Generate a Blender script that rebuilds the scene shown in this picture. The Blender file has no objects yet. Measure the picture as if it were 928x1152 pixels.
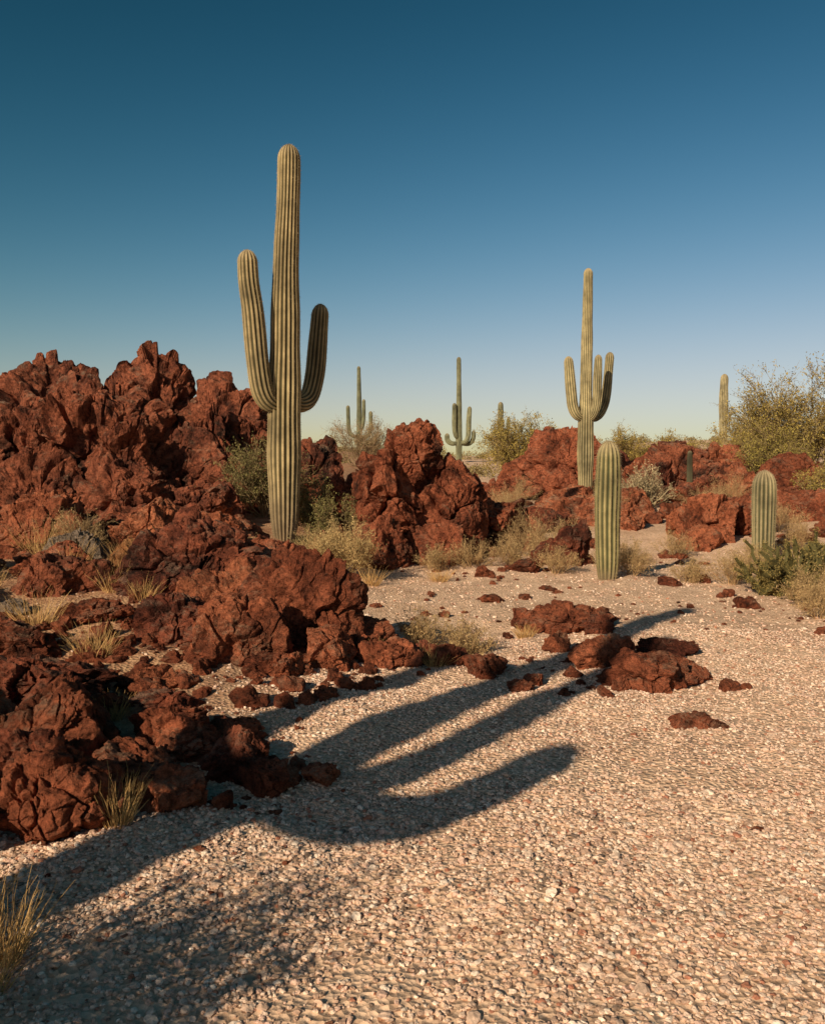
import bpy, bmesh, math, random
import numpy as np
from mathutils import Vector
rng = np.random.default_rng(7)
random.seed(7)
scene = bpy.context.scene

# ---------------------------------------------------------------- noise
_P = np.random.default_rng(11).permutation(256)
_P = np.concatenate([_P, _P, _P])
_G = np.random.default_rng(12).normal(size=(256, 3)); _G /= np.linalg.norm(_G, axis=1)[:, None]
_R = np.random.default_rng(13).random((256, 3))
def _h(i):
    i = i & 255
    return _P[_P[_P[i[:, 0]] + i[:, 1]] + i[:, 2]]
def perlin(p):
    p = np.asarray(p, float); i = np.floor(p).astype(np.int64); f = p - i
    u = f*f*f*(f*(f*6-15)+10); out = np.zeros(len(p))
    for dx in (0, 1):
        wx = u[:, 0] if dx else 1-u[:, 0]
        for dy in (0, 1):
            wy = u[:, 1] if dy else 1-u[:, 1]
            for dz in (0, 1):
                wz = u[:, 2] if dz else 1-u[:, 2]
                o = np.array([dx, dy, dz]); g = _G[_h(i+o)]
                out += wx*wy*wz*np.einsum('ij,ij->i', g, f-o)
    return out*1.5
def fbm(p, o=4, gain=.5):
    a = 1; s = 0
    for k in range(o):
        s = s + a*perlin(p*(2.03**k)+k*17.3); a *= gain
    return s
def ridged(p, o=4):
    a = 1; s = 0
    for k in range(o):
        s = s + a*(1-2*np.abs(perlin(p*(2.1**k)+k*9.1))); a *= .5
    return s/1.9
def worley(p):
    i = np.floor(p).astype(np.int64); F1 = np.full(len(p), 9.); F2 = F1.copy(); ID = np.zeros(len(p))
    for dx in (-1, 0, 1):
        for dy in (-1, 0, 1):
            for dz in (-1, 0, 1):
                c = i+np.array([dx, dy, dz]); hh = _h(c)
                d = np.linalg.norm(c+_R[hh]-p, axis=1)
                n1 = d < F1
                F2 = np.where(n1, F1, np.minimum(F2, d)); ID = np.where(n1, _R[hh][:, 0], ID); F1 = np.where(n1, d, F1)
    return F1, F2, ID
def ss(a, b, x):
    t = np.clip((x-a)/(b-a), 0, 1); return t*t*(3-2*t)

# ---------------------------------------------------------------- mesh helpers
def make(name, V, F, mat, col=None, smooth=False, loc=(0, 0, 0)):
    V = np.asarray(V, np.float32); F = np.asarray(F, np.int32); k = F.shape[1]
    me = bpy.data.meshes.new(name)
    me.vertices.add(len(V)); me.vertices.foreach_set('co', V.ravel())
    me.loops.add(F.size); me.loops.foreach_set('vertex_index', F.ravel())
    me.polygons.add(len(F)); me.polygons.foreach_set('loop_start', np.arange(0, F.size, k, dtype=np.int32))
    me.polygons.foreach_set('loop_total', np.full(len(F), k, np.int32))
    me.update(calc_edges=True)
    me.polygons.foreach_set('use_smooth', np.full(len(F), bool(smooth)))
    if col is not None:
        a = me.color_attributes.new('Col', 'FLOAT_COLOR', 'POINT')
        c = np.ones((len(V), 4), np.float32); c[:, :3] = col; a.data.foreach_set('color', c.ravel())
    me.materials.append(mat)
    ob = bpy.data.objects.new(name, me); ob.location = loc
    scene.collection.objects.link(ob)
    return ob
class Acc:
    def __init__(s): s.V = []; s.F = []; s.C = []; s.n = 0
    def add(s, V, F, C):
        V = np.asarray(V); F = np.asarray(F)
        if F.shape[1] == 4: F = np.concatenate([F[:, [0, 1, 2]], F[:, [0, 2, 3]]])
        s.V.append(V); s.F.append(F+s.n); s.C.append(np.broadcast_to(C, V.shape)); s.n += len(V)
    def make(s, name, mat, smooth=False, loc=(0, 0, 0)):
        return make(name, np.concatenate(s.V), np.concatenate(s.F), mat, np.concatenate(s.C), smooth, loc)
_ico = {}
def ico(l):
    if l not in _ico:
        bm = bmesh.new(); bmesh.ops.create_icosphere(bm, subdivisions=l, radius=1)
        V = np.array([v.co[:] for v in bm.verts]); F = np.array([[v.index for v in f.verts] for f in bm.faces]); bm.free()
        V /= np.linalg.norm(V, axis=1)[:, None]; _ico[l] = (V, F)
    return _ico[l]

# ---------------------------------------------------------------- terrain height
def H(x, y):
    x = np.atleast_1d(np.asarray(x, float)); y = np.atleast_1d(np.asarray(y, float))
    z = .55*ss(-.3, -3., x)*ss(4.8, 10.5, y)
    z = z + 1.0*np.exp(-((x+6)/3)**2-((y-18.5)/3.2)**2) + .25*np.exp(-((x-.2)/2.5)**2-((y-17)/3)**2)
    t = np.clip((y-17)/60, 0, 1.0)**.8
    z = z + t*(3.0+1.1*ss(4, 26, x)) + .3*ss(6, 13, x)*ss(14, 22, y)
    p = np.stack([x, y, np.zeros_like(x)], 1)
    fade = 1/(1+(np.hypot(x, y)/60)**2)
    z = z + .10*fbm(p*.25, 2)*fade + .035*fbm(p*1.1+5, 2)*fade
    z = z + .02*perlin(p*4.3)*fade*ss(60, 20, y)
    return z
def h1(x, y): return float(H(x, y)[0])

# ---------------------------------------------------------------- materials
def nt(mat):
    mat.use_nodes = True; t = mat.node_tree; t.nodes.clear(); return t
def ramp(t, src, stops):
    r = t.nodes.new('ShaderNodeValToRGB'); e = r.color_ramp.elements
    while len(e) < len(stops): e.new(.5)
    for k, (p, c) in enumerate(stops): e[k].position = p; e[k].color = (*c, 1) if len(c) == 3 else c
    t.links.new(src, r.inputs[0]); return r.outputs[0]
def noise(t, pos, scale, detail=6, rough=.6):
    n = t.nodes.new('ShaderNodeTexNoise'); n.inputs['Scale'].default_value = scale; n.inputs['Detail'].default_value = detail
    n.inputs['Roughness'].default_value = rough; t.links.new(pos, n.inputs['Vector']); return n.outputs['Fac']
def mixc(t, f, a, b, mode='MIX'):
    m = t.nodes.new('ShaderNodeMix'); m.data_type = 'RGBA'; m.blend_type = mode
    for s, v in ((m.inputs[0], f), (m.inputs[6], a), (m.inputs[7], b)):
        if hasattr(v, 'is_linked'): t.links.new(v, s)
        elif isinstance(v, (int, float)): s.default_value = v
        else: s.default_value = (*v, 1)
    return m.outputs[2]
def finish(t, col, rough=.9, bumps=(), spec=.2, trans=0):
    b = t.nodes.new('ShaderNodeBsdfPrincipled'); o = t.nodes.new('ShaderNodeOutputMaterial')
    t.links.new(col, b.inputs['Base Color']); b.inputs['Roughness'].default_value = rough
    b.inputs['Specular IOR Level'].default_value = spec
    prev = None
    for src, st, dist in bumps:
        bp = t.nodes.new('ShaderNodeBump'); bp.inputs['Strength'].default_value = st; bp.inputs['Distance'].default_value = dist
        t.links.new(src, bp.inputs['Height'])
        if prev: t.links.new(prev, bp.inputs['Normal'])
        prev = bp.outputs[0]
    if prev: t.links.new(prev, b.inputs['Normal'])
    if trans:
        tr = t.nodes.new('ShaderNodeBsdfTranslucent'); t.links.new(col, tr.inputs[0])
        mx = t.nodes.new('ShaderNodeMixShader'); mx.inputs[0].default_value = trans
        t.links.new(b.outputs[0], mx.inputs[1]); t.links.new(tr.outputs[0], mx.inputs[2]); t.links.new(mx.outputs[0], o.inputs[0])
    else: t.links.new(b.outputs[0], o.inputs[0])

def rock_mat(name, dark, mid, light, dust):
    m = bpy.data.materials.new(name); t = nt(m)
    g = t.nodes.new('ShaderNodeNewGeometry'); pos = g.outputs['Position']
    n1 = noise(t, pos, 1.5, 10, .7); n2 = noise(t, pos, 16, 8, .75); n3 = noise(t, pos, 60, 4, .7)
    c = ramp(t, n1, [(.34, dark), (.45, mid), (.55, light), (.66, mid), (.77, dark)])
    c2 = ramp(t, n2, [(.36, (.12, .105, .1)), (.47, (.8, .8, .8)), (.66, (1.5, 1.42, 1.35))])
    c = mixc(t, .92, c, c2, 'MULTIPLY')
    n4 = noise(t, pos, 2.6, 12, .8)
    f = ramp(t, n4, [(.5, (0, 0, 0)), (.62, (1, 1, 1))])
    sep = t.nodes.new('ShaderNodeSeparateXYZ'); t.links.new(g.outputs['Normal'], sep.inputs[0])
    up = ramp(t, sep.outputs[2], [(.2, (.06, .06, .06)), (.9, (.7, .7, .7))])
    ff = mixc(t, 1., f, up, 'MULTIPLY')
    c = mixc(t, ff, c, dust)
    oi = t.nodes.new('ShaderNodeObjectInfo')
    tint = ramp(t, oi.outputs['Random'], [(0, (.7, .7, .7)), (.5, (1.0, .98, .97)), (1, (1.15, 1.25, 1.2))])
    c = mixc(t, 1., c, tint, 'MULTIPLY')
    v = t.nodes.new('ShaderNodeTexVoronoi'); v.inputs['Scale'].default_value = 40; t.links.new(pos, v.inputs['Vector'])
    finish(t, c, .95, [(n2, 1., .07), (v.outputs['Distance'], .8, .022), (n3, .9, .014)], .1)
    return m
ROCK = rock_mat('volcanic_rock_red', (.06, .023, .015), (.25, .073, .037), (.44, .14, .07), (.45, .275, .175))
ROCKD = rock_mat('volcanic_rock_dark', (.028, .014, .011), (.145, .043, .026), (.325, .097, .052), (.34, .22, .15))
ROCKG = rock_mat('grey_rock', (.15, .1, .07), (.3, .22, .16), (.4, .3, .22), (.45, .34, .25))
ROCKO = rock_mat('ochre_rock', (.2, .08, .03), (.42, .18, .07), (.52, .26, .11), (.5, .32, .18))

def attr_mat(name, rough=.85, trans=0, nscale=30, amt=.35, bump=.0):
    m = bpy.data.materials.new(name); t = nt(m)
    a = t.nodes.new('ShaderNodeAttribute'); a.attribute_name = 'Col'
    g = t.nodes.new('ShaderNodeNewGeometry')
    n = noise(t, g.outputs['Position'], nscale, 4, .6)
    c = mixc(t, amt, a.outputs['Color'], ramp(t, n, [(.3, (.35, .33, .3)), (.7, (1.5, 1.5, 1.5))]), 'MULTIPLY')
    finish(t, c, rough, [(n, bump, .01)] if bump else [], .2, trans); return m
PEB = attr_mat('gravel_stone', .9, 0, 60, .45, .5)
PLANT = attr_mat('plant_stuff', .8, .12, 5, .3)
CACT = attr_mat('cactus_skin', .7, 0, 5, .45)

m = bpy.data.materials.new('desert_ground'); t = nt(m)
g = t.nodes.new('ShaderNodeNewGeometry'); pos = g.outputs['Position']
big = noise(t, pos, .35, 6, .6); med = noise(t, pos, 2.5, 8, .7); fin = noise(t, pos, 30, 6, .75)
c = ramp(t, big, [(.35, (.68, .455, .3)), (.5, (.82, .58, .4)), (.65, (.72, .48, .315))])
c = mixc(t, .7, c, ramp(t, med, [(.3, (.62, .54, .49)), (.5, (.97, .94, .92)), (.7, (1.12, 1.1, 1.08))]), 'MULTIPLY')
v = t.nodes.new('ShaderNodeTexVoronoi'); v.inputs['Scale'].default_value = 34; t.links.new(pos, v.inputs['Vector'])
sp = t.nodes.new('ShaderNodeSeparateColor'); t.links.new(v.outputs['Color'], sp.inputs[0])
c = mixc(t, .6, c, ramp(t, sp.outputs[0], [(0, (.5, .42, .36)), (.25, (.85, .8, .76)), (.7, (1.1, 1.08, 1.05)), (1, (1.2, 1.2, 1.2))]), 'MULTIPLY')
sx = t.nodes.new('ShaderNodeSeparateXYZ'); t.links.new(pos, sx.inputs[0])
mr = t.nodes.new('ShaderNodeMapRange'); mr.inputs[1].default_value = -.5; mr.inputs[2].default_value = -1.8; t.links.new(sx.outputs[0], mr.inputs[0])
mr2 = t.nodes.new('ShaderNodeMapRange'); mr2.inputs[1].default_value = 3.8; mr2.inputs[2].default_value = 5.5; t.links.new(sx.outputs[1], mr2.inputs[0])
mm = t.nodes.new('ShaderNodeMath'); mm.operation = 'MULTIPLY'; t.links.new(mr.outputs[0], mm.inputs[0]); t.links.new(mr2.outputs[0], mm.inputs[1])
dirt = ramp(t, noise(t, pos, 6, 10, .8), [(.3, (.12, .05, .03)), (.46, (.4, .2, .11)), (.6, (.58, .36, .2)), (.75, (.35, .15, .08))])
c = mixc(t, mm.outputs[0], c, dirt)
finish(t, c, .95, [(fin, .5, .03), (v.outputs['Distance'], .7, .025)], .1)
GROUND = m

# ---------------------------------------------------------------- ground
n = 760; tt = np.linspace(-1, 1, n); ax = .617*np.sinh(9*tt)
X, Y = np.meshgrid(ax, ax+5.); Z = H(X.ravel(), Y.ravel())
V = np.stack([X.ravel(), Y.ravel(), Z], 1)
i = np.arange(n*n).reshape(n, n)
F = np.stack([i[:-1, :-1].ravel(), i[:-1, 1:].ravel(), i[1:, 1:].ravel(), i[1:, :-1].ravel()], 1)
make('ground', V, F, GROUND, smooth=True)

# ---------------------------------------------------------------- gravel
def rotmats(n):
    q = rng.normal(size=(n, 4)); q /= np.linalg.norm(q, axis=1)[:, None]; w, x, y, z = q.T
    return np.stack([1-2*(y*y+z*z), 2*(x*y-z*w), 2*(x*z+y*w), 2*(x*y+z*w), 1-2*(x*x+z*z), 2*(y*z-x*w), 2*(x*z-y*w), 2*(y*z+x*w), 1-2*(x*x+y*y)], 1).reshape(n, 3, 3)
PC = np.array([[.76, .525, .38], [.83, .605, .45], [.68, .455, .32], [.88, .70, .545], [.52, .335, .235], [.75, .49, .365], [.42, .18, .11], [.24, .165, .12]])
PW = np.array([.22, .2, .16, .11, .13, .11, .035, .035])
def stones(acc, x, y, r, lvl, cols, flat=.64, sink=.2):
    n = len(x); B, F = ico(lvl); nv = len(B)
    jit = 1+rng.uniform(-.3, .22, (n, nv, 1))
    S = rng.uniform(.55, 1.25, (n, 1, 3)); R = rotmats(n)
    P = np.einsum('nij,nvj->nvi', R, B[None]*jit*S); P[:, :, 2] *= flat
    P *= r[:, None, None]
    z = H(x, y)+r*sink
    P += np.stack([x, y, z], 1)[:, None, :]
    FF = (F[None]+(np.arange(n)*nv)[:, None, None]).reshape(-1, 3)
    acc.add(P.reshape(-1, 3), FF, np.repeat(cols, nv, 0))
def field(y0, y1, sp, marg):
    xm = .5*y1+marg; n = int(2*xm*(y1-y0)/sp**2)
    x = rng.uniform(-xm, xm, n); y = rng.uniform(y0, y1, n)
    k = np.abs(x) < .5*y+marg; return x[k], y[k]
acc = Acc()
for (y0, y1, sp, lvl, r0, r1) in [(1.7, 4.6, .0185, 2, .0055, .0155), (4.6, 9.5, .0245, 1, .0065, .016), (9.5, 18, .06, 1, .009, .022)]:
    x, y = field(y0, y1, sp, .8)
    p = np.stack([x, y, 0*x], 1)
    dm = ss(-.5, -1.6, x)*ss(3.9, 5.2, y)
    pn = perlin(p*.9)+.5*perlin(p*3)
    keep = rng.random(len(x)) < (.95-.5*ss(-.15, -.5, pn))*(1-.95*dm)*(1-.55*ss(6.5, 11, y))
    x = x[keep]; y = y[keep]
    r = r0+(r1-r0)*rng.random(len(x))**1.6*(1+.9*(rng.random(len(x)) < .06))
    cols = PC[rng.choice(len(PC), len(x), p=PW)]*rng.uniform(.74, 1.1, (len(x), 1))
    stones(acc, x, y, r, lvl, cols)
acc.make('gravel', PEB)

# ---------------------------------------------------------------- rocks
def rock_geo(dims, seed, lvl, rough=1.):
    r0 = np.random.default_rng(seed); n, F = ico(lvl); dims = np.array(dims, float)
    size = float(np.prod(dims))**(1/3)
    K = 12; pl = r0.normal(size=(K, 3)); pl /= np.linalg.norm(pl, axis=1)[:, None]; d = r0.uniform(.52, .95, K)
    r = np.full(len(n), 1.15)
    for k in range(K):
        dt = n@pl[k]; r = np.minimum(r, np.where(dt > .05, d[k]/np.maximum(dt, .05), 9))
    q = n*r[:, None]*dims; o = r0.uniform(0, 50, 3)
    s = q/size
    wp = np.stack([fbm(s*1.5+3+o, 3), fbm(s*1.5+13+o, 3), fbm(s*1.5+23+o, 3)], 1)
    # fractured blocks: each cell is a tilted plate, giving flat faces with sharp steps
    wq = s*1.3*np.array([1, 1, .8])+o+.16*wp
    F1, F2, ID = worley(wq); crack = 1-ss(0, .09, F2-F1)
    tilt = np.sin(ID*91.7)*s[:, 0]+np.sin(ID*57.3+1)*s[:, 1]+np.sin(ID*31.1+2)*s[:, 2]
    w2 = wq*2.7+7; G1, G2, GI = worley(w2); crack2 = 1-ss(0, .12, G2-G1)
    tilt2 = np.sin(GI*83.1)*s[:, 0]+np.sin(GI*47.9+1)*s[:, 1]+np.sin(GI*23.7+2)*s[:, 2]
    disp = size*(rough*(.09*fbm(s*1.0+o, 2)+.22*(ID-.5)+.09*tilt-.17*crack*(ID > .25)+.08*(GI-.5)+.05*tilt2-.05*crack2*(GI > .4))+.055*rough*ridged(s*2.1+o+.3*wp, 5))
    ab = q/.2+o
    f = min(1, size/.5)
    disp = disp+f*(.022*fbm(ab, 4, .62)+.02*rough*ridged(q/.13+o, 3))
    if lvl >= 6:
        P1, _, PI = worley(q/.085+o+.4*wp); disp = disp-.03*f*(1-ss(.05, .42, P1))*(PI > .3)
    out = q+n*disp[:, None]
    wv = np.stack([fbm(s*2.6+33+o, 3), fbm(s*2.6+43+o, 3), .8*fbm(s*2.6+53+o, 3)], 1)
    return out+wv*size*.06*rough, F
def rotz(V, a):
    c, s = math.cos(a), math.sin(a); R = np.array([[c, -s, 0], [s, c, 0], [0, 0, 1]]); return V@R.T
def rock(name, x, y, w, top, lvl=6, depth=None, mat=ROCK, seed=None, rough=.88):
    seed = seed if seed is not None else int(abs(x*131+y*977)*10) % 99991
    g0 = h1(x, y); hh = max(top-g0, .06); rz = hh*.68; depth = depth or w*.9
    V, F = rock_geo((w*.62, depth*.62, rz), seed, lvl, rough)
    V = rotz(V, ((seed % 100)/100-.5)*.7)
    V[:, 2] += hh-V[:, 2].max()
    return make(name, V, F, mat, loc=(x, y, g0))
acc = Acc()
MASS = [(-9.3, 19, 2.0, 3.2, 7), (-7.75, 19.2, 2.2, 4.35, 7), (-6.3, 19.3, 2.2, 4.15, 7), (-5.4, 19, 1.5, 4.45, 7), (-4.15, 19, 1.9, 3.85, 7), (-3.35, 18.6, 1.5, 3.0, 7),
        (-2.2, 19.5, 1.6, 2.5, 6), (-7.6, 17.3, 2.1, 3.3, 7), (-6.0, 17.0, 2.2, 3.4, 7), (-4.6, 17.3, 1.5, 2.7, 7), (-8.2, 15.8, 1.9, 2.4, 6), (-5.1, 15.8, 1.5, 2.05, 7), (-6.6, 15.6, 1.7, 2.2, 7),
        (-3.3, 17.2, 1.3, 1.9, 6), (-3.9, 15.4, 1.2, 1.55, 6), (-11, 18, 2.6, 3.0, 6), (-12.5, 16.5, 2.8, 2.5, 6), (-10, 15.5, 2.2, 2.0, 6), (-5.7, 14.2, 1.2, 1.4, 6), (-4.2, 13.6, 1., 1.2, 6), (-7.4, 14, 1.5, 1.5, 6), (-7.0, 18.4, 1.5, 3.9, 6),
        (-6.9, 16.4, 1.0, 2.9, 6), (-5.3, 16.3, .9, 2.7, 6), (-4.0, 17.9, 1.0, 3.1, 6), (-8.6, 17.9, 1.2, 3.3, 6)]
for k, (x, y, w, top, l) in enumerate(MASS):
    g0 = h1(x, y)-.2; hh = top-g0
    V, F = rock_geo((w*.56, w*.56, hh*.6), 340+k, l, 1.2); V = rotz(V, k*1.3)
    V[:, 2] += top-V[:, 2].max(); acc.add(V+np.array([x, y, 0]), F, (1, 1, 1))
acc.make('lava_rock_outcrop', ROCKD)
acc = Acc()
CEN = [(-.05, 16.2, .95, 2.66, 7, 1.6), (-.45, 16, 1.7, 2.1, 7, 0), (-1.3, 16.3, 1.2, 1.7, 6, 0), (.55, 16.3, 1.1, 2.05, 7, 0), (1.0, 16.7, .8, 1.75, 6, 0), (-.55, 14.9, 1.1, 1.0, 6, 0),
       (-1.35, 15.2, .8, .85, 6, 0), (1.6, 17.2, 1.1, 1.2, 6, 0), (.45, 15.3, .9, .9, 6, 0), (2.2, 17.8, 1., 1.0, 5, 0), (-1.9, 17.5, 1.0, 1.6, 6, 0)]
for k, (x, y, w, top, l, bot) in enumerate(CEN):
    g0 = bot if bot else h1(x, y)-.2; hh = top-g0
    V, F = rock_geo((w*.58, w*.58, hh*.64), 510+k, l, 1.); V = rotz(V, k*2.1)
    V[:, 2] += top-V[:, 2].max(); acc.add(V+np.array([x, y, 0]), F, (1, 1, 1))
acc.make('lava_rock_outcrop', ROCK)
for k, (x, y, w, top, l) in enumerate([
    (-2.46, 9.6, 1.3, 1.36, 7), (-1.5, 7.5, .95, .68, 7), (-.98, 8.1, .85, 1.03, 7), (-.5, 8.1, .45, .38, 6), (-3.75, 9.2, .85, .86, 7),
    (-1.78, 4.25, .52, .4, 7), (-2.15, 5.3, .75, .45, 7), (-1.5, 5.5, .5, .26, 6), (-.98, 5.0, .4, .25, 6), (-.77, 4.72, .28, .12, 6), (-1.25, 4.5, .36, .19, 6),
    (-.5, 4.85, .18, .09, 5), (-2.7, 6.2, .8, .45, 6), (-1.9, 6.6, .4, .26, 6), (-3.2, 7.2, .6, .5, 6), (-1.95, 10.6, .9, .95, 6),
    (-2.1, 8.0, .7, .62, 7), (-3.0, 8.3, .5, .5, 6), (-1.8, 8.9, .85, .85, 7), (-2.35, 6.0, .5, .3, 6), (-1.65, 6.0, .36, .2, 6), (-2.75, 5.1, .7, .5, 6), (-1.3, 5.2, .33, .18, 6), (-1.12, 5.6, .3, .14, 6),
    (-2.0, 4.75, .5, .34, 6), (-1.5, 4.85, .42, .22, 6), (-4.1, 10.3, .7, .9, 6), (-3.2, 10.6, .6, .85, 6), (-1.35, 9.1, .65, .7, 6), (-.72, 7.5, .42, .38, 6), (-1.05, 7.05, .4, .26, 6), (-4.7, 8.4, .9, .9, 6), (-4.2, 7.4, .7, .65, 6),
    (-3.6, 12.3, 1.2, 1.35, 7), (-2.7, 12.6, 1.0, 1.15, 6), (-5.2, 12.3, 1.4, 1.45, 7), (-1.9, 12.2, .7, .75, 6), (-1.5, 11, .6, .6, 6), (-2.3, 3.9, .6, .4, 6), (-6.6, 12, 1.5, 1.5, 6), (-5.9, 10, 1.1, 1.1, 6),
    (5.5, 32, 2.5, 3.35, 7), (4.4, 32.5, 1.7, 2.6, 6), (6.8, 31, 1.8, 2.4, 6), (9.0, 30, 2.4, 2.75, 7), (8.0, 30.5, 1.5, 2.4, 6), (10.3, 30.5, 2, 2.45, 6), (11.5, 33, 2.2, 2.8, 6), (7.3, 36, 2.4, 3.1, 6), (3.4, 29, 1.3, 1.7, 6), (2.4, 27, 1.2, 1.5, 6),
    (3.9, 22, 2.0, 1.1, 6), (2.75, 15.4, .8, .9, 6), (6.4, 19.3, 1.4, 1.25, 6), (7.2, 20, 1.3, 1.15, 6), (9.3, 22, 1.6, 1.3, 6), (3.0, 20.5, 1.1, .9, 6), (5.0, 21, 1.1, 1.0, 6), (5.9, 24, 1.3, 1.3, 6), (4.3, 25.5, 1.2, 1.35, 6), (8.3, 26, 1.4, 1.6, 6), (10.8, 24, 1.5, 1.4, 6),
    (1.72, 9.7, .75, .26, 6), (1.3, 9.9, .5, .17, 6), (2.0, 9.3, .35, .2, 6), (1.85, 7.05, .58, .28, 6), (2.3, 7.3, .38, .16, 6), (1.72, 7.8, .55, .27, 6), (2.3, 8.1, .42, .17, 6), (2.0, 7.5, .4, .2, 6),
    (1.93, 5.8, .3, .12, 6), (-.22, 7.6, .42, .26, 6), (.1, 7.9, .38, .2, 6), (.6, 7.35, .36, .2, 6), (.8, 6.75, .17, .1, 5), (.98, 7.05, .15, .1, 5), (.35, 7.8, .32, .2, 6),
    (1.4, 8.5, .3, .16, 5), (5.9, 18.4, .7, .6, 5), (1.9, 14.5, .5, .3, 5),
    (7.4, 27.5, 1.7, 2.1, 6), (6.3, 28.6, 1.2, 2.0, 6), (9.9, 27, 1.5, 2.0, 6), (11.8, 27, 1.8, 2.3, 6), (12.8, 24, 1.6, 1.6, 6), (8.0, 21.5, 1.2, 1.2, 6), (4.9, 28.5, 1.3, 1.9, 6)]):
    rock('volcanic_rock', x, y, w, top, l, mat=ROCK if k % 4 else ROCKD)
rock('ochre_rock', -3.2, 10, .38, .95, 6, mat=ROCKO)
for x, y, w, top in [(-4.2, 11, .5, 1.0), (-3.75, 8.3, .3, .5)]:
    rock('grey_rock', x, y, w, top, 6, mat=ROCKG, rough=.8)
acc = Acc()
def rub(n, xr, yr, s0, s1, lvl):
    x = rng.uniform(*xr, n); y = rng.uniform(*yr, n)
    p = np.stack([x, y, 0*x], 1); k = rng.random(n) < np.clip(.4+1.6*perlin(p*.5+40), 0, 1)
    x = x[k]; y = y[k]; s = s0*(s1/s0)**(rng.random(len(x))**2.)
    for a, b, c in zip(x, y, s):
        V, F = rock_geo((c, c*rng.uniform(.6, 1.1), c*rng.uniform(.45, .8)), int(rng.integers(1e6)), lvl, 1.)
        V = rotz(V, rng.uniform(0, 6)); acc.add(V+np.array([a, b, h1(a, b)+c*.12]), F, (1, 1, 1))
rub(900, (-4.5, -.6), (4.3, 9), .02, .15, 3)
rub(420, (-6.5, -1.5), (9, 14.5), .04, .28, 4)
rub(300, (-1.5, 6.5), (11, 19), .04, .2, 3)
rub(550, (1, 14), (18, 32), .08, .5, 4)
rub(200, (-1, 5.5), (8, 12), .02, .09, 3)
rub(90, (-.6, 1.6), (6.6, 8.6), .03, .11, 4)
rub(70, (1.2, 3), (6.8, 8.6), .03, .12, 4)
rub(130, (-3, 4), (2.6, 8), .012, .035, 3)
acc.make('rubble', ROCK)

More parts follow.
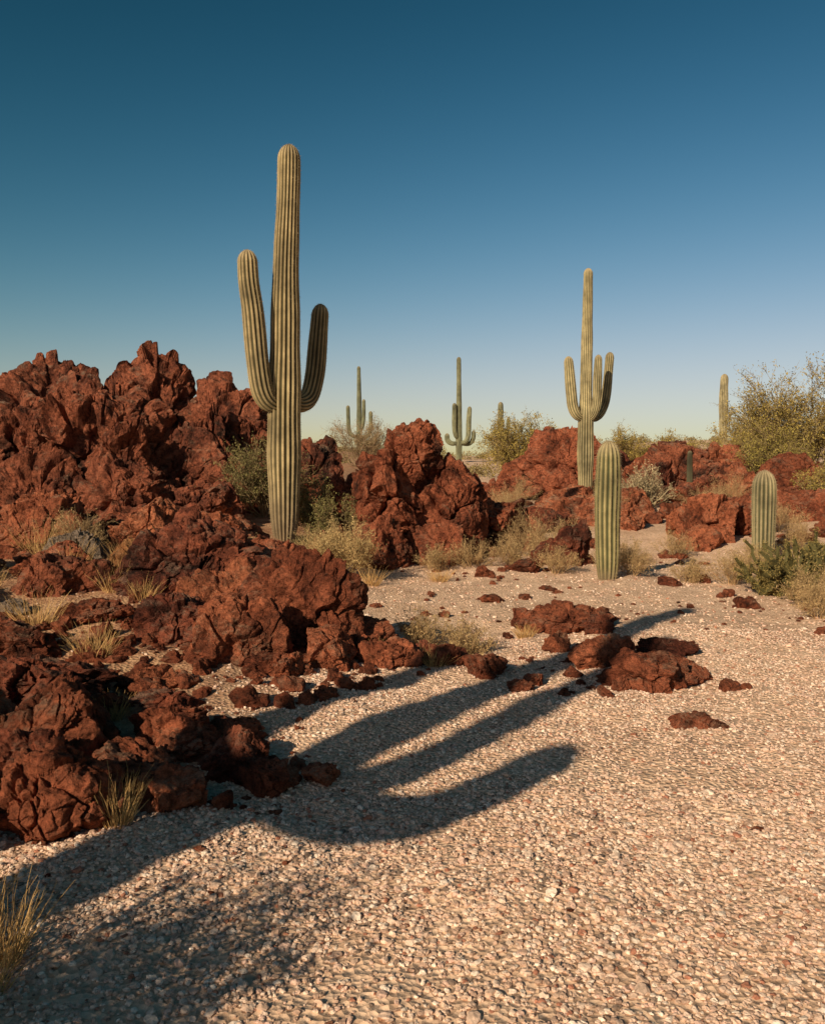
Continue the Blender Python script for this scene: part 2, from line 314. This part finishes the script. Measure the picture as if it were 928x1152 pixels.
# ---------------------------------------------------------------- cactus
def crom(P, step):
    P = np.array(P, float); Q = np.vstack([2*P[0]-P[1], P, 2*P[-1]-P[-2]]); out = []
    for k in range(1, len(Q)-2):
        L = np.linalg.norm(Q[k+1][:3]-Q[k][:3]); m = max(2, int(L/step))
        for j in range(m):
            t = j/m; out.append(.5*((2*Q[k])+(-Q[k-1]+Q[k+1])*t+(2*Q[k-1]-5*Q[k]+4*Q[k+1]-Q[k+2])*t*t+(-Q[k-1]+3*Q[k]-3*Q[k+1]+Q[k+2])*t**3))
    out.append(Q[-2]); return np.array(out)
def limb(acc, pts, ribs, step, crest, valley, spines=0, splen=.03, base_brown=0):
    C = crom(pts, step); P = C[:, :3]; R = C[:, 3].copy()
    s = np.r_[0, np.cumsum(np.linalg.norm(np.diff(P, axis=0), axis=1))]; L = s[-1]; rt = R[-1]*1.35
    extra = L-rt*(1-np.sin(np.linspace(0, np.pi/2, 9)))
    s2 = np.r_[s[s < L-rt-1e-4], extra]
    P = np.stack([np.interp(s2, s, P[:, k]) for k in range(3)], 1); R = np.interp(s2, s, R)
    dome = np.clip((s2-(L-rt))/rt, 0, 1); R = R*np.sqrt(np.maximum(1-dome**2, 1e-4))
    R = R*(1+.03*np.array([math.sin(a*2.1+ribs)+.6*math.sin(a*5.3) for a in s2]))
    T = np.gradient(P, axis=0); T /= np.linalg.norm(T, axis=1)[:, None]+1e-9
    U = np.zeros_like(T); u = np.array([1, 0, 0.])
    if abs(T[0][0]) > .8: u = np.array([0, 1, 0.])
    for k in range(len(T)):
        u = u-T[k]*(u@T[k]); u /= np.linalg.norm(u); U[k] = u
    W = np.cross(T, U); m = ribs*6; th = np.arange(m)/m*2*np.pi
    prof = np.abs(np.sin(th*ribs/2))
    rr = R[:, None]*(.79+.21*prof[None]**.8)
    wob = 1+.02*perlin(np.stack([np.tile(np.cos(th)*3, len(P)), np.tile(np.sin(th)*3, len(P)), np.repeat(s2*1.5, m)+ribs], 1)).reshape(len(P), m)
    rr = rr*wob
    V = P[:, None]+rr[..., None]*(np.cos(th)[None, :, None]*U[:, None]+np.sin(th)[None, :, None]*W[:, None])
    k = len(P); idx = np.arange(k*m).reshape(k, m); nx = np.roll(idx, -1, 1)
    F = np.stack([idx[:-1].ravel(), nx[:-1].ravel(), nx[1:].ravel(), idx[1:].ravel()], 1)
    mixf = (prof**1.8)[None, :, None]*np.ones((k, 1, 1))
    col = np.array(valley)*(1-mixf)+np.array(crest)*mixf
    if base_brown:
        b = ss(base_brown, 0, s2)[:, None, None]*.75; col = col*(1-b)+np.array([.2, .14, .085])*b
    top = ss(rt*1.2, 0, L-s2)[:, None, None]*.5; col = col*(1-top)+np.array([.45, .34, .2])*top
    vp = V.reshape(-1, 3)*np.array([2.5, 2.5, 1.2])+ribs
    bl = np.clip(.9+.45*fbm(vp, 3), .5, 1.25)
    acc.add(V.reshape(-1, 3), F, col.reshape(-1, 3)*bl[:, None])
    if spines:
        ci = (np.arange(ribs)+.5)/ribs*2*np.pi
        ring = np.arange(0, k)
        out = (np.cos(ci)[None, :, None]*U[ring][:, None]+np.sin(ci)[None, :, None]*W[ring][:, None])
        base = P[ring][:, None]+R[ring][:, None, None]*out
        o = np.repeat(out.reshape(-1, 3), spines, 0); b = np.repeat(base.reshape(-1, 3), spines, 0)+rng.normal(0, .006, (len(o), 3))
        d = o+rng.normal(0, .55, o.shape); d /= np.linalg.norm(d, axis=1)[:, None]
        side = np.cross(d, rng.normal(size=d.shape)); side /= np.linalg.norm(side, axis=1)[:, None]
        ln = splen*rng.uniform(.5, 1.2, (len(d), 1))
        VV = np.stack([b-side*.0016, b+side*.0016, b+d*ln], 1).reshape(-1, 3)
        acc.add(VV, np.arange(len(VV)).reshape(-1, 3), np.array([.42, .32, .2]))
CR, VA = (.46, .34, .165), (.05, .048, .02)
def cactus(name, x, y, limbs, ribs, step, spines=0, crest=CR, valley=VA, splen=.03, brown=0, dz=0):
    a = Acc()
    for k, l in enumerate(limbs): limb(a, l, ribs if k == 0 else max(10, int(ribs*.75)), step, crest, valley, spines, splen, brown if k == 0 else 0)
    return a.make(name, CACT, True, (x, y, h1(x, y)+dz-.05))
cactus('saguaro_cactus', -2.16, 15, [
    [(0, 0, 0, .17), (0, 0, .5, .235), (0, 0, 1.5, .285), (.01, 0, 2.4, .285), (.03, 0, 3.3, .25), (.05, 0, 4.6, .22), (.1, 0, 5.8, .195), (.12, 0, 6.62, .175)],
    [(.0, .0, 2.3, .1), (-.18, -.14, 2.33, .15), (-.31, -.24, 2.52, .18), (-.38, -.3, 3.0, .19), (-.44, -.35, 3.8, .185), (-.5, -.38, 4.3, .17), (-.52, -.4, 4.8, .15)],
    [(.05, .0, 2.4, .1), (.22, .3, 2.36, .14), (.36, .55, 2.5, .165), (.45, .68, 2.9, .175), (.5, .75, 3.5, .17), (.55, .8, 4.15, .15)]],
    19, .04, 3, brown=1.3)
cactus('saguaro_cactus', 5.43, 28, [
    [(0, 0, 0, .2), (0, 0, 1.2, .25), (0, 0, 2.6, .24), (0, 0, 3.6, .19), (.02, 0, 5.5, .17), (.04, 0, 7.25, .14)],
    [(0, 0, 2.6, .1), (-.25, -.1, 2.65, .14), (-.42, -.16, 2.9, .17), (-.5, -.2, 3.4, .17), (-.6, -.2, 4.5, .15)],
    [(0, 0, 2.6, .1), (.18, -.15, 2.65, .12), (.28, -.2, 3.0, .13), (.31, -.2, 3.7, .14), (.34, -.2, 4.55, .12)],
    [(0, 0, 2.6, .1), (.4, .35, 2.65, .13), (.64, .55, 2.95, .15), (.78, .65, 3.5, .155), (.9, .7, 4.75, .14)]],
    17, .06, 1, crest=(.5, .39, .2), valley=(.1, .1, .045), splen=.04, brown=.8)
cactus('saguaro_cactus', 3.12, 60, [
    [(0, 0, 0, .2), (0, 0, 2, .22), (0, 0, 4, .18), (-.02, 0, 7.1, .15)],
    [(0, 0, 1.4, .1), (-.4, -.1, 1.3, .16), (-.75, 0, 1.5, .18), (-.8, 0, 2.0, .16)],
    [(0, 0, 1.4, .1), (.4, -.1, 1.4, .16), (.62, 0, 1.8, .17), (.66, 0, 2.8, .17), (.72, 0, 3.8, .14)],
    [(0, 0, 1.6, .1), (-.2, -.2, 1.8, .15), (-.32, -.3, 2.4, .16), (-.32, -.3, 4.0, .14)],
    [(0, 0, 1.3, .1), (.7, .2, 1.3, .15), (.98, .2, 1.7, .15), (1.0, .2, 2.2, .14)]], 12, .12, crest=(.28, .26, .15), valley=(.09, .1, .05))
cactus('saguaro_cactus', -3.7, 62, [
    [(0, 0, 0, .17), (0, 0, 2, .19), (0, 0, 4, .16), (-.02, 0, 6.1, .13)],
    [(0, 0, 1.2, .1), (-.5, -.1, 1.3, .13), (-.72, 0, 1.8, .14), (-.78, 0, 3.4, .13)],
    [(0, 0, 1.2, .1), (.5, -.1, 1.2, .13), (.78, 0, 1.7, .14), (.8, 0, 3.0, .13)],
    [(0, 0, 1.6, .1), (.2, -.2, 1.8, .12), (.32, -.3, 2.4, .13), (.34, -.3, 3.8, .12)]], 12, .12, crest=(.24, .23, .13), valley=(.08, .09, .05))
cactus('saguaro_cactus', 26.1, 75, [[(0, 0, 0, .3), (0, 0, 2, .36), (0, 0, 4, .36), (.05, 0, 5.6, .3)]], 14, .12, crest=(.42, .34, .19), valley=(.13, .12, .06))
cactus('saguaro_cactus', 6.9, 70, [[(0, 0, 0, .2), (0, 0, 2, .24), (0, 0, 4.4, .2)], [(0, 0, 1.8, .1), (.4, 0, 1.9, .15), (.6, 0, 2.4, .16), (.6, 0, 3.2, .14)]], 12, .12, crest=(.28, .26, .15))
cactus('saguaro_cactus', 8.4, 27, [[(0, 0, 0, .08), (0, 0, .8, .09), (0, 0, 1.55, .07)]], 12, .08, crest=(.14, .115, .06), valley=(.04, .04, .02))
GC, GV = (.34, .275, .12), (.032, .04, .014)
cactus('young_saguaro_cactus', 2.97, 13.5, [[(0, 0, 0, .13), (0, 0, .3, .165), (-.01, 0, 1.0, .195), (0, 0, 1.6, .195), (.0, 0, 2.14, .17)]], 14, .03, 4, GC, GV, .035, .3)
cactus('young_saguaro_cactus', 6.6, 16.7, [[(0, 0, 0, .16), (0, 0, .4, .21), (0, 0, 1.2, .225), (0, 0, 1.8, .19)]], 16, .035, 4, (.36, .29, .15), (.042, .048, .02), .035, .3)
Vv = np.array([.839, -.545])
def o(sv, z, r): return (Vv[0]*sv, Vv[1]*sv, z, r)
cactus('saguaro_cactus', -4.32, -.77, [
    [o(0, 0, .2), o(0, 1, .23), o(0, 3, .23), o(.02, 5, .2), o(.06, 6.9, .17)],
    [o(0, 3.2, .12), o(.45, 3.17, .15), o(.82, 3.24, .165), o(1.02, 3.5, .165), o(1.1, 3.96, .15)],
    [o(0, 3.3, .1), o(.3, 3.35, .13), o(.48, 3.6, .15), o(.53, 4.4, .15), o(.54, 5.8, .14)],
    [o(0, 3.2, .1), o(-.4, 3.25, .14), o(-.66, 3.5, .15), o(-.74, 3.9, .15), o(-.76, 4.9, .14)]], 18, .06, 1, brown=1)

# ---------------------------------------------------------------- shrubs
def prisms(acc, PL, R, col):
    M, K, _ = PL.shape
    T = np.gradient(PL, axis=1); T /= np.linalg.norm(T, axis=2, keepdims=True)+1e-9
    a = rng.normal(size=(M, 1, 3)); A = np.cross(T, a); A /= np.linalg.norm(A, axis=2, keepdims=True)+1e-9; B = np.cross(T, A)
    rs = []
    for j in range(3):
        th = j*2.094; rs.append(PL+R[..., None]*(math.cos(th)*A+math.sin(th)*B))
    V = np.stack(rs, 2); idx = np.arange(M*K*3).reshape(M, K, 3); nx = np.roll(idx, -1, 2)
    F = np.stack([idx[:, :-1].ravel(), nx[:, :-1].ravel(), nx[:, 1:].ravel(), idx[:, 1:].ravel()], 1)
    C = np.repeat(col, K*3, 0) if np.ndim(col) == 2 else col
    acc.add(V.reshape(-1, 3), F, C)
def curve(base, d, L, K, wob, grav=0):
    M = len(base); t = np.linspace(0, 1, K)[None, :, None]
    w = np.cumsum(rng.normal(0, wob, (M, K, 3)), axis=1)*L[:, None, None]/K
    w -= w[:, :1]
    P = base[:, None]+d[:, None]*L[:, None, None]*t+w; P[..., 2] -= grav*(t[..., 0]**2)*L[:, None]
    return P
def nrm(v): return v/(np.linalg.norm(v, axis=-1, keepdims=True)+1e-9)
def cv(c, n, v=.25): return np.array(c)*rng.uniform(1-v, 1+v, (n, 1))
def leaves(acc, c, ln, wd, col, upb=0):
    n = len(c); a = nrm(rng.normal(size=(n, 3))+np.array([0, 0, upb])); b = nrm(np.cross(a, rng.normal(size=(n, 3))))
    l = ln*rng.uniform(.6, 1.3, (n, 1)); w = wd*rng.uniform(.6, 1.3, (n, 1))
    V = np.stack([c-a*l, c+b*w, c+a*l, c-b*w], 1).reshape(-1, 3)
    F = np.arange(4*n).reshape(n, 4); acc.add(V, F, np.repeat(col, 4, 0))
def shrub(name, x, y, w, h, stems, nl, leaf, lw, lcol, scol, n2=7, n3=6, sr=.012, spread=1., dz=0):
    acc = Acc(); r = w/2
    az = rng.uniform(0, 2*np.pi, stems); rad = np.sqrt(rng.random(stems))*spread
    tgt = np.stack([np.cos(az)*rad*r, np.sin(az)*rad*r, h*(1-.45*rad**2)*rng.uniform(.65, 1.0, stems)], 1)
    base = np.stack([np.cos(az)*rad*r*.12, np.sin(az)*rad*r*.12, 0*az-.05], 1); d = tgt-base; L = np.linalg.norm(d, axis=1); d = d/L[:, None]
    K = 7; P = curve(base, d, L*.85, K, .25)
    prisms(acc, P, sr*np.linspace(1, .35, K)[None]*np.ones((stems, 1)), cv(scol, stems))
    def child(P, n, frac, wob, t0):
        M, K, _ = P.shape; par = np.repeat(np.arange(M), n); t = rng.uniform(t0, 1, M*n)*(K-1.001); i0 = t.astype(int); f = (t-i0)[:, None]
        b = P[par, i0]*(1-f)+P[par, i0+1]*f; dd = nrm(P[par, i0+1]-P[par, i0]); dd = nrm(dd+rng.normal(0, .55, dd.shape)+np.array([0, 0, .15]))
        return b, dd, frac*h*rng.uniform(.5, 1.2, M*n)
    b, dd, L2 = child(P, n2, .28, .3, .3); P2 = curve(b, dd, L2, 5, .3)
    prisms(acc, P2, sr*.45*np.linspace(1, .4, 5)[None]*np.ones((len(b), 1)), cv(scol, len(b)))
    b, dd, L3 = child(P2, n3, .13, .3, .2); P3 = curve(b, dd, L3, 4, .3)
    prisms(acc, P3, sr*.25*np.linspace(1, .4, 4)[None]*np.ones((len(b), 1)), cv(scol, len(b)))
    if nl:
        k = rng.integers(0, len(P3), nl); j = rng.integers(1, 4, nl); c = P3[k, j]+rng.normal(0, leaf*1.5, (nl, 3))
        br = rng.uniform(.55, 1.35, len(P3))[k]
        leaves(acc, c, leaf, lw, np.array(lcol)*br[:, None]*rng.uniform(.75, 1.25, (nl, 1)), .5)
    return acc.make(name, PLANT, False, (x, y, h1(x, y)+dz))
def tuft(name, x, y, w, h, n, col, r=.0025, spread=1.):
    acc = Acc(); az = rng.uniform(0, 2*np.pi, n); q = np.sqrt(rng.random(n))
    base = np.stack([np.cos(az)*q*w*.22, np.sin(az)*q*w*.22, 0*q-.02], 1)
    az2 = az+rng.normal(0, .5, n)
    d = nrm(np.stack([np.cos(az2)*q*spread*w/2/h, np.sin(az2)*q*spread*w/2/h, 0*q+1], 1)+rng.normal(0, .12, (n, 3)))
    P = curve(base, d, h*rng.uniform(.45, 1.1, n), 5, .18, .12)
    prisms(acc, P, r*np.linspace(1, .25, 5)[None]*rng.uniform(.6, 1.3, (n, 1)), cv(col, n, .35))
    return acc.make(name, PLANT, False, (x, y, h1(x, y)))
OL = (.35, .255, .065); GR = (.19, .16, .055); ST = (.3, .21, .1); DRY = (.52, .34, .15); DG = (.48, .31, .15)
shrub('creosote_bush', 4.2, 35, 3.6, 3.0, 32, 18000, .042, .017, OL, ST, 9, 8, .022)
shrub('palo_verde_bush', 13.2, 30, 4.8, 4.1, 36, 22000, .042, .018, OL, ST, 10, 9, .026, 1.0)
shrub('palo_verde_bush', 11.5, 28.5, 2.4, 2.2, 24, 8000, .04, .016, (.31, .24, .06), ST, 9, 8, .022)
shrub('palo_verde_bush', 14.6, 27.5, 3.2, 3.4, 28, 13000, .04, .017, OL, ST, 9, 8, .022)
shrub('palo_verde_bush', 10.8, 22.5, 2.2, 1.4, 26, 9000, .03, .013, OL, ST, 8, 7, .018)
shrub('creosote_bush', -2.7, 16.5, 1.7, 1.5, 26, 9000, .02, .01, GR, ST, 8, 7, .014)
shrub('creosote_bush', -1.6, 15.6, 1.5, 1.2, 24, 9000, .02, .01, GR, ST, 8, 7, .014)
shrub('creosote_bush', -2.4, 40, 3.2, 2.4, 28, 5000, .035, .013, (.33, .24, .11), (.34, .23, .13), 9, 8, .022)
shrub('creosote_bush', 9.6, 41, 2.8, 2.2, 24, 9000, .04, .016, OL, ST, 8, 7, .022)
shrub('creosote_bush', 17, 45, 4, 2.6, 24, 9000, .05, .018, OL, ST, 8, 7, .022)
shrub('creosote_bush', 14.5, 38, 2.4, 1.8, 24, 7000, .045, .018, OL, ST, 8, 7, .022)
shrub('creosote_bush', 11.5, 40, 2.6, 1.6, 24, 7000, .045, .018, OL, ST, 8, 7, .022)
shrub('creosote_bush', 1.0, 45, 3, 1.4, 20, 6000, .04, .016, OL, ST, 8, 7, .022)
shrub('dry_shrub', -1.05, 13.2, 1.35, .8, 40, 9000, .022, .005, (.5, .35, .15), DRY, 9, 8, .007)
shrub('dry_shrub', -1.5, 13.9, .9, .6, 24, 2500, .02, .004, (.33, .26, .11), DRY, 8, 7, .006)
for x, y, w, h in [(2.15, 16.3, 1., .9), (2.5, 15.9, .8, .6), (1.0, 14.9, 1.1, .5), (.4, 14.6, .7, .45), (2.3, 14.2, .8, .5), (3.45, 13.9, .6, .55), (3.2, 14.6, .7, .5), (4.75, 13.2, 1.1, .6), (4.2, 13.5, .6, .4), (5.0, 11.2, .8, .6), (4.75, 10.3, .7, .5), (7.6, 17.5, 1., .8), (.15, 8.7, .75, .42), (.55, 8.5, .5, .35), (1.7, 18, 1.2, .6), (3.3, 18.5, 1., .6),
                   (1.5, 21, 1.3, .9), (2.6, 23, 1.4, .9), (5, 23, 1.3, .8), (7.5, 23, 1.4, .9), (9, 25, 1.6, 1.), (6, 27, 1.4, .9), (8.2, 20, 1.3, .8), (9.6, 19, 1.3, .9), (7.2, 15.5, .8, .5), (3, 26, 1.5, 1),
                   (-3.0, 11.4, .6, .5), (-4.9, 9.6, .7, .5), (-2.3, 11.5, .6, .45), (5.6, 14.5, .9, .5), (-4.4, 11.6, .9, .7), (1.7, 15.2, .8, .5), (4.0, 16.5, .9, .5), (5.2, 17.5, .9, .6)]:
    shrub('dry_shrub', x, y, w, h, 28, 2200, .018, .004, (.43, .29, .13), DG, 8, 7, .005)
shrub('buckhorn_cholla', 6.5, 25, 1.7, 1.3, 30, 4000, .03, .01, (.48, .37, .21), (.36, .28, .16), 6, 4, .03)
for x, y, w, h in [(-4.2, 10.8, .7, .5), (-4.7, 11.4, .8, .6), (-3.5, 10.9, .5, .45), (-1.42, 4.2, .28, .3), (-1.5, 4.3, .22, .26), (-1.46, 3.05, .35, .33), (-1.7, 3.3, .35, .3), (-1.42, 2.85, .25, .24), (-4.4, 9.0, .6, .4), (-2.7, 8.9, .4, .3), (-2.0, 5.9, .3, .22), (-3.4, 8.0, .6, .4), (-5, 11.9, .9, .6),
                   (-2.6, 7.2, .5, .35), (-.3, 7.9, .35, .25), (1.2, 9.4, .3, .2), (.4, 13.4, .5, .3), (-3.1, 9.2, .5, .4), (-3.8, 9.9, .5, .4), (.2, 7.7, .3, .22), (5.4, 10.6, .6, .4), (-.6, 12.8, .5, .35)]:
    tuft('dry_grass', x, y, w, h, 150, (.6, .365, .14), .0024)
acc = Acc()
for k in range(14):
    bx, by = rng.uniform(-.55, .65), rng.uniform(-.4, .5)
    n = 24; az = rng.uniform(0, 6.28, n); el = rng.uniform(.3, 1.5, n)
    d = np.stack([np.cos(az)*np.cos(el), np.sin(az)*np.cos(el), np.sin(el)], 1)
    P = curve(np.tile([bx, by, 0.], (n, 1)), d, rng.uniform(.3, .72, n), 8, .5)
    prisms(acc, P, .026*np.ones((n, 8)), cv((.1, .085, .03), n))
    c = P[rng.integers(0, n, 5000), rng.integers(1, 8, 5000)]+rng.normal(0, .026, (5000, 3))
    leaves(acc, c, .022, .005, cv((.26, .19, .06), 5000, .6))
acc.make('cholla_cactus', PLANT, False, (5.4, 12, h1(5.4, 12)))
shrub('dry_shrub', -2.4, .95, 1.4, 1.5, 44, 12000, .03, .012, (.3, .22, .12), DG, 9, 8, .01)
acc = Acc()
for k in range(260):
    y = rng.uniform(38, 120); x = rng.uniform(-.6, .62)*y; w = rng.uniform(.5, 1.4); n = 300
    q = nrm(rng.normal(size=(n, 3)))*(rng.random((n, 1))**.4)*np.array([w, w, w*.6]); q[:, 2] = np.abs(q[:, 2])
    leaves(acc, q+np.array([x, y, h1(x, y)]), .09, .03, cv((.28, .21, .09), n, .4), .8)
acc.make('distant_scrub', PLANT)

# ---------------------------------------------------------------- light
EL = math.radians(25.5)
d = Vector((.545*math.cos(EL), .839*math.cos(EL), -math.sin(EL)))
L = bpy.data.lights.new('sun', 'SUN'); L.energy = 5; L.angle = math.radians(.5); L.color = (1, .84, .625)
so = bpy.data.objects.new('sun', L); so.rotation_euler = d.to_track_quat('-Z', 'Y').to_euler(); scene.collection.objects.link(so)
w = bpy.data.worlds.new('World'); scene.world = w; w.use_nodes = True; t = w.node_tree; t.nodes.clear()
sky = t.nodes.new('ShaderNodeTexSky'); sky.sky_type = 'NISHITA'; sky.sun_disc = False; sky.sun_elevation = EL
sky.sun_rotation = math.atan2(-.545, -.839) % (2*math.pi); sky.air_density = 1.0; sky.dust_density = .5; sky.ozone_density = 2.
# deeper, polarised-looking contrast: a soft-clipped power curve per channel on the physical sky
sc = t.nodes.new('ShaderNodeSeparateColor'); t.links.new(sky.outputs[0], sc.inputs[0]); cc = t.nodes.new('ShaderNodeCombineColor')
def M(op, a, b):
    q = t.nodes.new('ShaderNodeMath'); q.operation = op
    for s, v in ((q.inputs[0], a), (q.inputs[1], b)):
        if isinstance(v, (int, float)): s.default_value = v
        else: t.links.new(v, s)
    return q.outputs[0]
for k, (gm, a, mx) in enumerate([(3.1, .075, 7.), (2.15, .165, 9.5), (2.45, .066, 11.)]):
    x = M('MULTIPLY', M('POWER', sc.outputs[k], gm), a)
    r = M('DIVIDE', M('MULTIPLY', x, mx), M('ADD', x, mx))
    t.links.new(r, cc.inputs[k])
bg = t.nodes.new('ShaderNodeBackground'); bg.inputs[1].default_value = .108
ow = t.nodes.new('ShaderNodeOutputWorld'); t.links.new(cc.outputs[0], bg.inputs[0]); t.links.new(bg.outputs[0], ow.inputs[0])

cam = bpy.data.cameras.new('camera'); co = bpy.data.objects.new('camera', cam); scene.collection.objects.link(co)
cam.sensor_fit = 'VERTICAL'; cam.sensor_height = 36; cam.lens = 31.25; cam.clip_end = 6000
co.location = (0, 0, 1.7); co.rotation_euler = (math.radians(90-2.63), 0, 0); scene.camera = co
scene.view_settings.view_transform = 'Standard'; scene.view_settings.look = 'None'; scene.view_settings.exposure = 0
